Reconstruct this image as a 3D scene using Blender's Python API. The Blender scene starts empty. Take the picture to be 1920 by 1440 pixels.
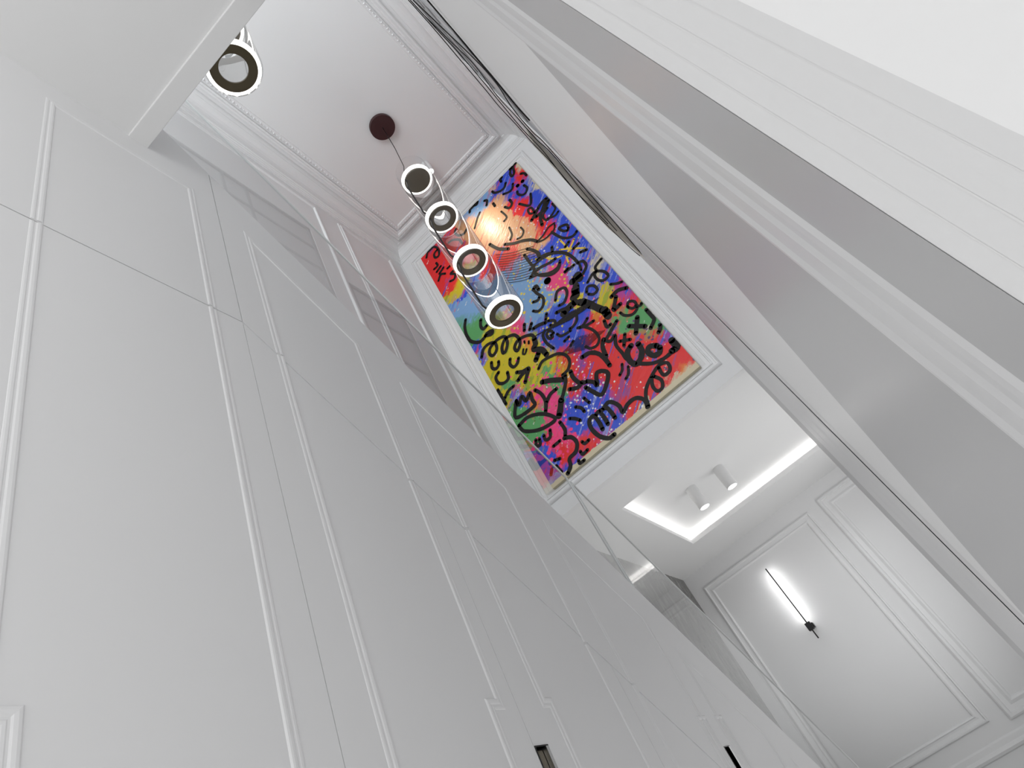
import bpy, bmesh, math, random
import numpy as np
from mathutils import Vector, Matrix

random.seed(7)
sc = bpy.context.scene
COL = sc.collection
ZO = 0.8            # height of the eye above the floor; all heights below are given from the eye

# ------------------------------------------------------------------ camera
cd = bpy.data.cameras.new('camera'); cam = bpy.data.objects.new('camera', cd); COL.objects.link(cam)
AX = (0.7212519, -0.65177942, -0.23447663)   # world X, Y, Z axes seen by the camera (x right, y down, z ahead)
AY = (0.56334734, 0.35499733, 0.74606747)
AZ = (-0.40303284, -0.67019436, 0.6232207)
rot = Matrix(((AX[0], -AX[1], -AX[2]), (AY[0], -AY[1], -AY[2]), (AZ[0], -AZ[1], -AZ[2])))
cam.matrix_world = Matrix.Translation((0, 0, ZO)) @ rot.to_4x4()
cd.sensor_fit = 'HORIZONTAL'; cd.sensor_width = 36.0
cd.lens = 36.0 * 1197.637 / 1920.0
cd.clip_start = 0.005; cd.clip_end = 100
sc.camera = cam

# ------------------------------------------------------------------ colour management, world
sc.view_settings.view_transform = 'Standard'; sc.view_settings.look = 'None'
sc.view_settings.gamma = 1.0; sc.view_settings.use_curve_mapping = False
sc.view_settings.exposure = 0.12
w = bpy.data.worlds.new('world'); sc.world = w; w.use_nodes = True
w.node_tree.nodes['Background'].inputs[0].default_value = (0.93, 0.97, 1.0, 1)
w.node_tree.nodes['Background'].inputs[1].default_value = 0.10

def area(name, loc, direction, sx, sy, power, color=(1, 1, 1)):
    l = bpy.data.lights.new(name, 'AREA'); l.shape = 'RECTANGLE'; l.size = sx; l.size_y = sy
    l.energy = power; l.color = color
    o = bpy.data.objects.new(name, l); COL.objects.link(o)
    o.location = (loc[0], loc[1], loc[2] + ZO)
    o.rotation_euler = Vector(direction).to_track_quat('-Z', 'Y').to_euler()
    return o
# daylight of rooms behind camera, plus unseen lamps added to brighten stair and hall
area('daylight_downstairs', (0.7, -3.4, 1.0), (-.08, 1, 0), 4.4, 2.4, 76)
area('daylight_side_room', (2.8, -1.2, 0.4), (-1, .3, .1), 2.6, 2.2, 48)  # unseen fill lamp added on the right to light the cupboard wall evenly
area('daylight_upstairs', (-.8, -2.6, 4.6), (0, 1, -.1), 2.4, 2.4, 78, (.94, .98, 1.0))
area('daylight_landing', (-.8, -2.6, 3.6), (0, .7, .7), 2.4, 1.4, 92, (.94, .98, 1.0))
area('hall_floor_uplight', (-.4, 5.4, -.5), (0, -.2, 1), 1.4, 1.4, 22)  # unseen fill lamp added low in the hall, no fixture there
area('floor_bounce', (-.36, 1.9, -.72), (0, 0, 1), .7, 3.2, 5)  # added lamp imitating light bounced up from the floor
area('daylight_hall_side', (.88, 6.0, 1.0), (-1, -.2, .2), 1.8, 1.8, 9)  # unseen fill lamp added inside the hall for the far wall

# ------------------------------------------------------------------ materials
def mat(name, col, rough=0.5, metal=0.0, spec=0.5, bump=0.0, bscale=60.0, emit=None, estr=0.0, var=0.0):
    m = bpy.data.materials.new(name); m.use_nodes = True
    nt = m.node_tree; b = nt.nodes['Principled BSDF']
    b.inputs['Base Color'].default_value = (*col, 1); b.inputs['Roughness'].default_value = rough
    b.inputs['Metallic'].default_value = metal; b.inputs['Specular IOR Level'].default_value = spec
    tc = nt.nodes.new('ShaderNodeTexCoord')
    if bump:
        n = nt.nodes.new('ShaderNodeTexNoise'); n.inputs['Scale'].default_value = bscale
        n.inputs['Detail'].default_value = 4
        bp = nt.nodes.new('ShaderNodeBump'); bp.inputs['Strength'].default_value = bump
        bp.inputs['Distance'].default_value = 0.002
        nt.links.new(tc.outputs['Object'], n.inputs['Vector'])
        nt.links.new(n.outputs['Fac'], bp.inputs['Height']); nt.links.new(bp.outputs['Normal'], b.inputs['Normal'])
    if var:
        n2 = nt.nodes.new('ShaderNodeTexNoise'); n2.inputs['Scale'].default_value = 1.3
        nt.links.new(tc.outputs['Object'], n2.inputs['Vector'])
        mr = nt.nodes.new('ShaderNodeMapRange'); mr.inputs[3].default_value = 1 - var; mr.inputs[4].default_value = 1 + var
        nt.links.new(n2.outputs['Fac'], mr.inputs[0])
        mx = nt.nodes.new('ShaderNodeVectorMath'); mx.operation = 'SCALE'; mx.inputs[0].default_value = col
        nt.links.new(mr.outputs[0], mx.inputs['Scale']); nt.links.new(mx.outputs[0], b.inputs['Base Color'])
    if emit:
        b.inputs['Emission Color'].default_value = (*emit, 1); b.inputs['Emission Strength'].default_value = estr
    return m

M_wall = mat('white_satin_paint', (0.80, 0.80, 0.805), 0.38, bump=0.15, bscale=9, var=0.012)
M_near = mat('white_enamel_paint', (0.94, 0.94, 0.94), 0.42, spec=.3, bump=0.1, bscale=9)  # near wall white, brightened in the colour for the light on it
M_field = mat('pale_grey_panel_paint', (0.60, 0.60, 0.605), 0.36, bump=0.15, bscale=9)  # same near wall, darkened in the colour where it lies in shade
M_matt = mat('white_matt_plaster', (0.80, 0.80, 0.805), 0.75, bump=0.2, bscale=40, var=0.012)
M_ceil = mat('white_ceiling_paint', (0.82, 0.82, 0.82), 0.8, bump=0.1, bscale=50)
M_trim = mat('white_trim_paint', (0.81, 0.81, 0.815), 0.36)
M_gap = mat('dark_gap', (0.42, 0.42, 0.42), 0.9)
M_black = mat('black_metal', (0.012, 0.011, 0.011), 0.35, metal=0.6)
M_maroon = mat('dark_red_lacquer', (0.035, 0.004, 0.005), 0.4)
M_bronze = mat('dark_bronze', (0.085, 0.068, 0.04), 0.35, metal=0.55)
M_steel = mat('brushed_steel', (0.62, 0.62, 0.62), 0.25, metal=1.0)
M_floor = mat('pale_stone_floor', (0.72, 0.715, 0.70), 0.25)
M_led = mat('led_ring_light', (1, 1, 1), 0.5, emit=(1.0, 0.96, 0.9), estr=2.0)
M_ledw = mat('led_strip_light', (1, 1, 1), 0.5, emit=(1.0, 0.975, 0.95), estr=7.5)
M_ledr = mat('rod_led_light', (1, 1, 1), 0.5, emit=(1.0, 0.99, 0.97), estr=26.0)
M_lens = mat('spot_lens', (0.9, 0.9, 0.9), 0.3, emit=(1, 1, 1), estr=2.2)
M_batten = mat('taupe_wood', (0.62, 0.58, 0.52), 0.6, bump=0.3, bscale=30)
M_pane = mat('dark_window_glass', (0.50, 0.50, 0.505), 0.3)
M_frame = mat('grey_window_frame', (0.28, 0.28, 0.285), 0.4)
M_canvas = mat('raw_canvas_edge', (0.60, 0.55, 0.40), 0.8, bump=0.3, bscale=120)
M_ink = mat('black_paint_strokes', (0.008, 0.006, 0.006), 0.5, spec=.25)
M_gold = mat('yellow_paint_strokes', (0.80, 0.55, 0.06), 0.4)
M_white = mat('white_powder_coat', (0.82, 0.82, 0.82), 0.4)

def marble():
    m = mat('grey_veined_marble', (0.3, 0.28, 0.25), 0.18)
    nt = m.node_tree; b = nt.nodes['Principled BSDF']
    tc = nt.nodes.new('ShaderNodeTexCoord'); n = nt.nodes.new('ShaderNodeTexNoise')
    n.inputs['Scale'].default_value = 2.2; n.inputs['Detail'].default_value = 9; n.inputs['Distortion'].default_value = 1.6
    mp = nt.nodes.new('ShaderNodeMapping'); mp.inputs['Scale'].default_value = (1, 2.5, 0.9)
    r = nt.nodes.new('ShaderNodeValToRGB')
    e = r.color_ramp.elements; e[0].position = 0.40; e[0].color = (0.25, 0.245, 0.235, 1); e[1].position = 0.62; e[1].color = (0.18, 0.175, 0.165, 1)
    k = e.new(0.505); k.color = (0.11, 0.107, 0.10, 1)
    nt.links.new(tc.outputs['Object'], mp.inputs[0]); nt.links.new(mp.outputs[0], n.inputs['Vector'])
    nt.links.new(n.outputs['Fac'], r.inputs[0]); nt.links.new(r.outputs[0], b.inputs['Base Color'])
    return m
M_marble = marble()

def sheet_glass(name, tint, refl, rough=0.0):
    m = bpy.data.materials.new(name); m.use_nodes = True; nt = m.node_tree; nt.nodes.clear()
    out = nt.nodes.new('ShaderNodeOutputMaterial'); mix = nt.nodes.new('ShaderNodeMixShader')
    tr = nt.nodes.new('ShaderNodeBsdfTransparent'); tr.inputs[0].default_value = (*tint, 1)
    gl = nt.nodes.new('ShaderNodeBsdfGlossy'); gl.inputs['Roughness'].default_value = rough
    fr = nt.nodes.new('ShaderNodeFresnel'); fr.inputs[0].default_value = 1.5
    mu = nt.nodes.new('ShaderNodeMath'); mu.operation = 'MULTIPLY'; mu.inputs[1].default_value = refl; mu.use_clamp = True
    nt.links.new(fr.outputs[0], mu.inputs[0]); nt.links.new(mu.outputs[0], mix.inputs[0])
    nt.links.new(tr.outputs[0], mix.inputs[1]); nt.links.new(gl.outputs[0], mix.inputs[2])
    nt.links.new(mix.outputs[0], out.inputs[0])
    return m
M_glass = sheet_glass('clear_balustrade_glass', (0.92, 0.925, 0.925), 1.9)
M_tube = sheet_glass('clear_blown_glass', (0.975, 0.975, 0.975), 0.55, 0.01)
M_edge = mat('polished_glass_edge', (0.80, 0.82, 0.82), 0.15)

# ------------------------------------------------------------------ mesh helpers
class MB:
    def __init__(s): s.v = []; s.f = []; s.mi = []
    def add(s, vs, fs, mi=0):
        n = len(s.v); s.v += [tuple(p) for p in vs]; s.f += [tuple(i + n for i in f) for f in fs]; s.mi += [mi] * len(fs)
    def box(s, x0, x1, y0, y1, z0, z1, mi=0):
        s.add([(x0, y0, z0), (x1, y0, z0), (x1, y1, z0), (x0, y1, z0), (x0, y0, z1), (x1, y0, z1), (x1, y1, z1), (x0, y1, z1)],
              [(0, 3, 2, 1), (4, 5, 6, 7), (0, 1, 5, 4), (1, 2, 6, 5), (2, 3, 7, 6), (3, 0, 4, 7)], mi)
    def prism(s, pts, x0, x1, mi=0):          # polygon in (Y, Z) extruded along X
        n = len(pts)
        vs = [(x0, p[0], p[1]) for p in pts] + [(x1, p[0], p[1]) for p in pts]
        s.add(vs, [tuple(range(n)), tuple(range(2 * n - 1, n - 1, -1))] + [(i, (i + 1) % n + 0, (i + 1) % n + n, i + n) for i in range(n)], mi)
    def tube(s, pts, r, seg=8, mi=0):
        pts = [Vector(p) for p in pts]; rings = []
        for i, p in enumerate(pts):
            d = (pts[min(i + 1, len(pts) - 1)] - pts[max(i - 1, 0)]).normalized()
            a = d.orthogonal().normalized() if i == 0 else (a - d * a.dot(d)).normalized()
            b = d.cross(a)
            rings.append([p + (a * math.cos(t) + b * math.sin(t)) * r for t in [2 * math.pi * k / seg for k in range(seg)]])
        vs = [q for rg in rings for q in rg]; fs = []
        for i in range(len(rings) - 1):
            for k in range(seg):
                fs.append((i * seg + k, i * seg + (k + 1) % seg, (i + 1) * seg + (k + 1) % seg, (i + 1) * seg + k))
        fs.append(tuple(range(seg - 1, -1, -1))); fs.append(tuple((len(rings) - 1) * seg + k for k in range(seg)))
        s.add(vs, fs, mi)
    def lathe(s, cx, cy, prof, seg=64, mi=0, closed=False):   # profile of (r, z)
        n = len(prof); vs = []
        for k in range(seg):
            t = 2 * math.pi * k / seg
            vs += [(cx + r * math.cos(t), cy + r * math.sin(t), z) for r, z in prof]
        fs = []; m = n if closed else n - 1
        for k in range(seg):
            k2 = (k + 1) % seg
            for i in range(m):
                j = (i + 1) % n
                fs.append((k * n + i, k2 * n + i, k2 * n + j, k * n + j))
        s.add(vs, fs, mi)
    def build(s, name, m, parent=None, smooth=False, bevel=0.0):
        me = bpy.data.meshes.new(name)
        base = Vector(parent.get('base_', (0, 0, 0))) if parent else Vector((0, 0, 0))
        me.from_pydata([(v[0] - base[0], v[1] - base[1], v[2] + ZO - base[2]) for v in s.v], [], s.f)
        ms = m if isinstance(m, (list, tuple)) else [m]
        for q in ms: me.materials.append(q)
        if len(ms) > 1: me.polygons.foreach_set('material_index', s.mi)
        me.validate(); bm = bmesh.new(); bm.from_mesh(me)
        bmesh.ops.remove_doubles(bm, verts=bm.verts, dist=1e-6)
        bmesh.ops.recalc_face_normals(bm, faces=bm.faces); bm.to_mesh(me); bm.free()
        if smooth:
            me.polygons.foreach_set('use_smooth', [True] * len(me.polygons))
            try: me.set_sharp_from_angle(angle=math.radians(40))
            except Exception: pass
        o = bpy.data.objects.new(name, me); COL.objects.link(o)
        if parent:
            o.parent = parent; o['base_'] = tuple(base)
        if bevel:
            b = o.modifiers.new('bevel', 'BEVEL'); b.width = bevel; b.segments = 2; b.limit_method = 'ANGLE'
        return o

def sweep(mb, path, prof, place, closed=False, side=1, mi=0):
    """profile (offset, height) swept along a flat path with mitred corners; place(u, v, h) gives the point"""
    n = len(path); rows = []
    P = [Vector((p[0], p[1])) for p in path]
    for i in range(n):
        a = P[i] - P[i - 1] if (i > 0 or closed) else None
        b = P[(i + 1) % n] - P[i] if (i < n - 1 or closed) else None
        if a is None: a = b
        if b is None: b = a
        a = a.normalized(); b = b.normalized()
        na = Vector((-a.y, a.x)) * side; nb = Vector((-b.y, b.x)) * side
        m = (na + nb); m = m / max(1e-6, m.dot(na)) if m.length > 1e-6 else na
        rows.append([place(P[i].x + m.x * o, P[i].y + m.y * o, h) for o, h in prof])
    k = len(prof); vs = [q for r in rows for q in r]; fs = []
    for i in range(n if closed else n - 1):
        j = (i + 1) % n
        for t in range(k - 1):
            fs.append((i * k + t, j * k + t, j * k + t + 1, i * k + t + 1))
    if not closed:
        fs.append(tuple(range(k))); fs.append(tuple((n - 1) * k + t for t in range(k - 1, -1, -1)))
    mb.add(vs, fs, mi)

def thing(name, label, cat, base, group=None):
    o = bpy.data.objects.new(name, None); COL.objects.link(o); o.empty_display_size = 0.05
    b = (base[0], base[1], base[2] + ZO); o.location = b; o['base_'] = b
    o['label'] = label; o['category'] = cat
    if group: o['group'] = group
    return o
def tag(o, label, cat, group=None):
    o['label'] = label; o['category'] = cat
    if group: o['group'] = group
    return o
def struct(name, mb, m, parent=None, **k):
    o = mb.build(name, m, parent, **k)
    if not parent: o['kind'] = 'structure'
    return o

# picture-frame moulding profiles (offset across, height off the wall)
BEAD = [(0, 0), (0.001, .004), (.004, .0075), (.008, .008), (.010, .005), (.013, .005), (.016, .011), (.021, .0135), (.025, .011), (.027, .004), (.028, 0)]
def scale_prof(p, a, b): return [(x * a, h * b) for x, h in p]
# ------------------------------------------------------------------ setting: floor, ceilings, walls
XL, XB = -0.8, -1.8          # cupboard wall beside the camera, outer wall beyond the stair
XR = 0.226                   # right wall of the stairwell
YP = 4.39                    # wall with the painting
ZC, ZD, ZT = 2.184, 2.303, 6.30   # ceiling over the camera, over the far hall, over the stairwell
YF = 7.5                     # far wall of the hall

f = MB(); f.box(-1.95, 3.2, -4.2, 7.7, -0.9, -0.8); struct('floor', f, M_floor)

c = MB()
c.box(-2.0, 2.6, -1.6, 0.521, ZC, ZC + 0.30)
struct('ceiling', c, M_ceil)
c = MB(); c.box(-2.0, 2.6, 0.521, 0.580, ZC - 0.012, ZC + 0.30); struct('trim_1', c, M_ceil, bevel=0.002)

c = MB(); c.box(-1.95, 0.40, -2.2, YP + 0.15, ZT, ZT + 0.12); struct('ceiling_upper', c, M_ceil)

# far hall ceiling with a raised tray and a hidden light cove
TX0, TX1, TY0, TY1, TD = -1.30, 0.75, 4.97, 6.72, 0.125
c = MB()
c.box(-1.95, TX0, YP + .06, YF + .1, ZD, ZD + .05)
c.box(TX0, TX1, YP + .06, TY0, ZD, ZD + .05)
c.box(TX0, TX1, TY1, YF + .1, ZD, ZD + .05)
c.box(TX1, 1.2, YP + .06, YF + .1, ZD, ZD + .05)
c.box(TX0 - .12, TX1 + .12, TY0 - .12, TY1 + .12, ZD + TD, ZD + TD + .05)
for b in ((TX0 - .14, TX0 - .12, TY0 - .14, TY1 + .14), (TX1 + .12, TX1 + .14, TY0 - .14, TY1 + .14), (TX0 - .12, TX1 + .12, TY0 - .14, TY0 - .12), (TX0 - .12, TX1 + .12, TY1 + .12, TY1 + .14)):
    c.box(*b, ZD + .05, ZD + TD + .05)
struct('ceiling_hall', c, M_ceil)
t = thing('cove_light', 'warm white light strip hidden in the ceiling recess beyond the painting', 'light', (-.3, 5.9, ZD + .06))
for nm, b in (('led_strip', (TX0 - .06, TX1 + .06, TY1 + .045, TY1 + .06)), ('led_strip', (TX0 - .06, TX0 - .045, TY0, TY1 + .045))):
    m = MB(); m.box(*b, ZD + .052, ZD + .062); m.build(nm, M_ledw, t)

# outer left wall; marble below the hall ceiling
m = MB(); m.box(XB - .12, XB, -2.2, YP + .15, -.8, ZT); struct('wall_left', m, M_matt)
m = MB(); m.box(XB - .12, XB, YP + .15, YF + .1, -.8, ZD); struct('wall_left_marble', m, M_marble)
# wall with the painting (hangs down to the hall ceiling)
m = MB(); m.box(XB, XR + .17, YP, YP + .06, ZD, ZT); struct('wall_front', m, M_matt)
# right wall of the stairwell with two window openings
WIN = ((1.10, 2.93, 3.35, 5.56), (3.20, 3.95, 3.35, 4.90))
m = MB()
ys = [0.19, 1.10, 2.93, 3.20, 3.95, YP + .12]
for i in range(5):
    z0, z1 = (None, None)
    for w0, w1, a, b in WIN:
        if abs(ys[i] - w0) < 1e-6: z0, z1 = a, b
    if z0 is None: m.box(XR, XR + .17, ys[i], ys[i + 1], -.8, ZT)
    else:
        m.box(XR, XR + .17, ys[i], ys[i + 1], -.8, z0); m.box(XR, XR + .17, ys[i], ys[i + 1], z1, ZT)
struct('wall_right', m, M_matt)
for k, (y0, y1, z0, z1) in enumerate(WIN):
    g = MB(); g.box(XR + .02, XR + .03, y0, y1, z0, z1); wo = struct('window_%d' % (k + 1), g, M_pane)
    fr = MB(); q = .035
    fr.box(XR + .005, XR + .05, y0, y0 + q, z0, z1); fr.box(XR + .005, XR + .05, y1 - q, y1, z0, z1)
    fr.box(XR + .005, XR + .05, y0, y1, z0, z0 + q); fr.box(XR + .005, XR + .05, y0, y1, z1 - q, z1)
    for yy in ((2.0, 2.24) if k == 0 else (3.55,)): fr.box(XR + .010, XR + .05, yy - .015, yy + .015, z0, z1)
    for zz in ((5.2, 4.84, 4.2) if k == 0 else (4.5, 4.0)): fr.box(XR + .010, XR + .05, y0, y1, zz - .015, zz + .015)
    fo = fr.build('window_frame', M_frame, None); fo.parent = wo
# far wall and right wall of the hall
m = MB(); m.box(XB - .12, 1.2, YF, YF + .1, -.8, ZD); struct('wall_back', m, M_matt)
m = MB(); m.box(1.1, 1.2, YP, YF, -.8, ZD); struct('wall_hall_right', m, M_matt)

# ------------------------------------------------------------------ mouldings of the stairwell
# cornice of the stairwell
CZ = ZT
cor = [(0, -.14), (.012, -.14), (.016, -.128), (.026, -.122), (.028, -.112), (.040, -.108), (.042, -.098), (.052, -.094), (.056, -.084),
       (.062, -.060), (.074, -.038), (.094, -.020), (.120, -.010), (.146, -.008), (.150, -.002), (.172, .0)]
path = [(XB, -1.6), (XB, YP), (XR, YP), (XR, .3)]
m = MB(); sweep(m, path, cor, lambda u, v, h: (u, v, CZ + h), side=-1)
o = struct('trim_2', m, M_trim)
fr = [(.190, 0), (.190, -.030), (.200, -.040), (.214, -.040), (.232, -.046), (.246, -.040), (.252, -.024), (.268, -.022), (.271, -.003), (.277, -.003),
      (.280, -.016), (.300, -.020), (.320, -.016), (.326, 0)]
m = MB(); sweep(m, path, fr, lambda u, v, h: (u, v, CZ + h), side=-1)
# carved leaf ornament on the inner band of the ceiling frame
def ornament(m, x, y, dx, dy, L):
    n = int(L / .036)
    for i in range(n):
        cx, cy = x + dx * (i + .5) * .036, y + dy * (i + .5) * .036
        px, py = -dy, dx
        r1, r2 = (.011, .0085) if i % 2 else (.0075, .013)
        vs = [(cx + dx * r1 * math.cos(t) + px * r2 * math.sin(t), cy + dy * r1 * math.cos(t) + py * r2 * math.sin(t), CZ - .014) for t in [k * math.pi / 4 for k in range(8)]]
        vs.append((cx, cy, CZ - .036))
        m.add(vs, [(k, (k + 1) % 8, 8) for k in range(8)])
ornament(m, XB + .300, -1.0, 0, 1, YP + 1.0 - .30)
ornament(m, XB + .300, YP - .300, 1, 0, XR - XB - .60)
ornament(m, XR - .300, YP - .3, 0, -1, 4.4)
for y, dx in ((YP - .210, 1),):
    n = int((XR - XB - .42) / .02)
    for i in range(n):
        x = XB + .21 + i * .02; m.box(x, x + .011, y - .006, y + .006, CZ - .052, CZ - .038)
o = struct('trim_3', m, M_trim)

# wall panels: framed mouldings
def frame(m, y0, y1, z0, z1, X, sgn, prof, plane='X'):
    if plane == 'X': pl = lambda u, v, h: (X + sgn * h, u, v)
    else: pl = lambda u, v, h: (u, X + sgn * h, v)
    sweep(m, [(y0, z0), (y1, z0), (y1, z1), (y0, z1)], prof, pl, closed=True, side=1)
m = MB(); pf = scale_prof(BEAD, 1.7, 1.5)
frame(m, 1.0, 3.09, 2.9, 6.05, XB, 1, pf); frame(m, 3.37, 4.16, 2.6, 6.05, XB, 1, pf); frame(m, -1.2, .72, 2.9, 6.05, XB, 1, pf)
struct('trim_4', m, M_trim)
m = MB(); pf = [(0, 0), (0, .006), (.006, .018), (.016, .026), (.026, .026), (.030, .012), (.046, .010), (.050, .018), (.058, .018), (.064, .006), (.090, .004), (.092, 0)]
frame(m, -1.675, .112, 2.44, 6.045, YP, -1, pf, 'Y')
struct('trim_5', m, M_trim)
m = MB(); m.box(XB, XB + .012, YP - .012, YP, ZD, 6.15); struct('trim_6', m, M_trim)

# far wall of the hall: two framed panels and a dado rail
m = MB(); pf = [(0, 0), (0, .010), (.006, .020), (.018, .022), (.026, .010), (.050, .008), (.066, .010), (.074, .016), (.084, .014), (.092, 0)]
frame(m, -1.655, -.215, -.175, 2.10, YF, -1, pf, 'Y')
pf2 = [(0, 0), (0, .016), (.014, .026), (.036, .026), (.044, .008), (.085, .008), (.110, .018), (.126, .014), (.135, 0)]
frame(m, -.075, 1.0, -.24, 2.15, YF, -1, pf2, 'Y')
for z in (-.37, -.23): pass
sweep(m, [(XB, -.42), (1.1, -.42)], [(0, 0), (.01, .02), (.03, .03), (.05, .02), (.06, .012), (.10, .012), (.115, 0)], lambda u, v, h: (u, YF - h, v), side=1)
struct('trim_7', m, M_trim)

# ------------------------------------------------------------------ cupboard wall under the stair
def T1(y): return 2.406 - .8025 * (y - .642)      # stringer edge
def DG(y): return 1.444 if y < .798 else 1.444 - .815 * (y - .798)   # door heads
GAPW = .0017; LEAF = .018
YE = 4.55
# body behind the doors
m = MB()
m.prism([(-3.5, -.8), (YE, -.8), (YE, T1(YE) - .02), (.58, T1(.58) - .02), (.58, ZC), (-3.5, ZC)], XL - .10, XL - LEAF - .002)
struct('wall_stair', m, M_gap)
# fixed boards above the doors, and the stringer face
m = MB()
m.prism([(-3.5, DG(0) + GAPW), (.798 - GAPW, DG(0) + GAPW), (.798 - GAPW, T1(.798 - GAPW)), (.58, T1(.58)), (.58, ZC), (-3.5, ZC)], XL - LEAF, XL)
m.prism([(.798 + GAPW * .6, DG(.798) + GAPW), (YE, DG(YE) + GAPW), (YE, T1(YE)), (.798 + GAPW * .6, T1(.798))], XL - LEAF, XL)
struct('wall_panelling', m, M_wall)

placeL = lambda u, v, h: (XL + h, u, v)
mould = scale_prof(BEAD, .9, .24)
def tri(y0, y1, top, top_off=0):   # upper part of the panel moulding above the door heads
    return [(y0, DG(y0) + .004), (y0, top(y0)), (y1, top(y1)), (y1, DG(y1) + .004)]
m = MB()
sweep(m, tri(.300, .724, lambda y: 2.083), mould, placeL, side=-1)
sweep(m, tri(-.55, .16, lambda y: 2.083), mould, placeL, side=-1)
sweep(m, tri(.889, 1.285, lambda y: 2.000 - .855 * (y - .889)), mould, placeL, side=-1)
sweep(m, tri(1.437, 1.852, lambda y: 1.550 - .845 * (y - 1.437)), mould, placeL, side=-1)
sweep(m, tri(2.006, 2.450, lambda y: 1.093 - .805 * (y - 2.006)), mould, placeL, side=-1)
sweep(m, tri(2.592, 3.046, lambda y: .612 - .775 * (y - 2.592)), mould, placeL, side=-1)
sweep(m, tri(3.185, 3.62, lambda y: .145 - .775 * (y - 3.185)), mould, placeL, side=-1)
struct('trim_8', m, M_trim)

G = 'white panelled cupboard doors under the stair'
def cupboard(y0, y1, p0, p1, stepside, zs, label, handle=None, extra=None):
    t = thing('cupboard_door', label, 'cupboard door', (XL - LEAF, (y0 + y1) / 2, -.8), G)
    m = MB()
    a, b = y0 + GAPW * .5, y1 - GAPW * .5
    pts = [(a, -.8), (b, -.8), (b, DG(b) - GAPW)]
    if a < .79 < b: pts.append((.798, DG(.798) - GAPW))
    pts.append((a, DG(a) - GAPW))
    if handle:      # leaf with a slot cut in for the pull
        hy0, hy1, hz1, hz0 = handle
        m.prism([(a, -.8), (hy0, -.8), (hy0, DG(hy0) - GAPW), (a, DG(a) - GAPW)], XL - LEAF, XL)
        m.prism([(hy1, -.8), (b, -.8), (b, DG(b) - GAPW), (hy1, DG(hy1) - GAPW)], XL - LEAF, XL)
        m.prism([(hy0, hz1), (hy1, hz1), (hy1, DG(hy1) - GAPW), (hy0, DG(hy0) - GAPW)], XL - LEAF, XL)
        m.prism([(hy0, -.8), (hy1, -.8), (hy1, hz0), (hy0, hz0)], XL - LEAF, XL)
    else: m.prism(pts, XL - LEAF, XL)
    m.build('door_leaf', M_wall, t)
    mm = MB(); pr = mould
    zt0, zt1 = DG(p0) - .004, DG(p1) - .004
    if stepside == 'right':
        path = [(p0, zt0), (p0, -.68), (p1 - .038, -.68), (p1 - .038, zs), (p1, zs), (p1, zt1)]
    elif stepside == 'left':
        path = [(p0, zt0), (p0, zs), (p0 + .031, zs), (p0 + .031, -.68), (p1, -.68), (p1, zt1)]
    elif stepside == 'out':
        path = [(p0, zt0), (p0, zs), (p0 - .0, -.68), (p1, -.68), (p1, zt1)]
    else:
        path = [(p0, zt0), (p0, -.68), (p1, -.68), (p1, zt1)]
    sweep(mm, path, pr, placeL, side=1)
    if extra: extra(mm)
    mm.build('panel_moulding', M_trim, t)
    if handle:
        h = MB(); d = .016
        h.box(XL - d, XL - d + .002, hy0, hy1, hz0, hz1)                 # back of the recess
        h.box(XL - d, XL + .0015, hy0 - .003, hy0, hz0 - .003, hz1 + .003)
        h.box(XL - d, XL + .0015, hy0, hy1, hz1, hz1 + .003)
        hb = h.build('pull_recess', M_black, t); hb['label'] = 'black recess of the pull'
        h = MB(); h.box(XL - d + .002, XL + .002, hy1 - .012, hy1 - .001, hz0, hz1)
        hb = h.build('pull_rim', M_steel, t); hb['label'] = 'polished metal rim of the pull'
        h = MB(); h.box(XL - d + .002, XL - d + .006, hy0 + .012, hy1 - .014, hz0, hz1 - .004)
        hb = h.build('pull_grip', M_bronze, t); hb['label'] = 'bronze grip inside the pull'
    return t
def low_left(mm):
    sweep(mm, [(-.5, -.68), (.356, -.68), (.356, .418), (-.5, .418)], mould, placeL, closed=True, side=1)
cupboard(-1.2, .798, .300, .724, 'left', .402, 'wide white cupboard door at far left with level head below the low ceiling', extra=None)
cupboard(.798, 1.334, .889, 1.285, 'right', .398, 'tall white cupboard door with sloping head, left of the first dark pull')
cupboard(1.334, 1.930, 1.440, 1.852, 'left', .398, 'white sloping-head cupboard door carrying the first, larger dark pull at its left edge', handle=(1.338, 1.391, .314, .05))
cupboard(1.930, 2.479, 2.006, 2.450, 'right', .322, 'white sloping-head cupboard door between the two dark pulls, its right edge meeting the smaller one')
cupboard(2.479, 3.106, 2.594, 3.046, 'left', .318, 'low white sloping-head cupboard door carrying the second, smaller dark pull', handle=(2.482, 2.539, .236, -.02))
cupboard(3.106, 4.3, 3.185, 3.62, None, .3, 'lowest white cupboard door at the foot of the sloping stringer')
# glass balustrade on the stringer
def GT(y): return 2.924 - .8103 * (y - .776)
t = thing('glass_balustrade', 'clear frameless glass balustrade on the sloping white stair stringer', 'balustrade', (XL, 2.5, T1(2.5)))
for k, (a, b) in enumerate(((.60, 2.556), (2.578, 4.42))):
    g = MB(); g.add([(XL - .012, a, T1(a) + .0005), (XL - .012, b, T1(b) + .0005), (XL - .012, b, GT(b)), (XL - .012, a, GT(a))], [(0, 1, 2, 3)])
    p = g.build('glass_pane', M_glass, t)
    e = MB()
    e.prism([(a, GT(a)), (b, GT(b)), (b, GT(b) - .0035), (a, GT(a) - .0035)], XL - .018, XL - .008)
    yy = b if k == 0 else a
    e.prism([(yy - .003, T1(yy)), (yy, T1(yy)), (yy, GT(yy)), (yy - .003, GT(yy))], XL - .018, XL - .008)
    e.build('polished_edge', M_edge, p)
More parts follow.
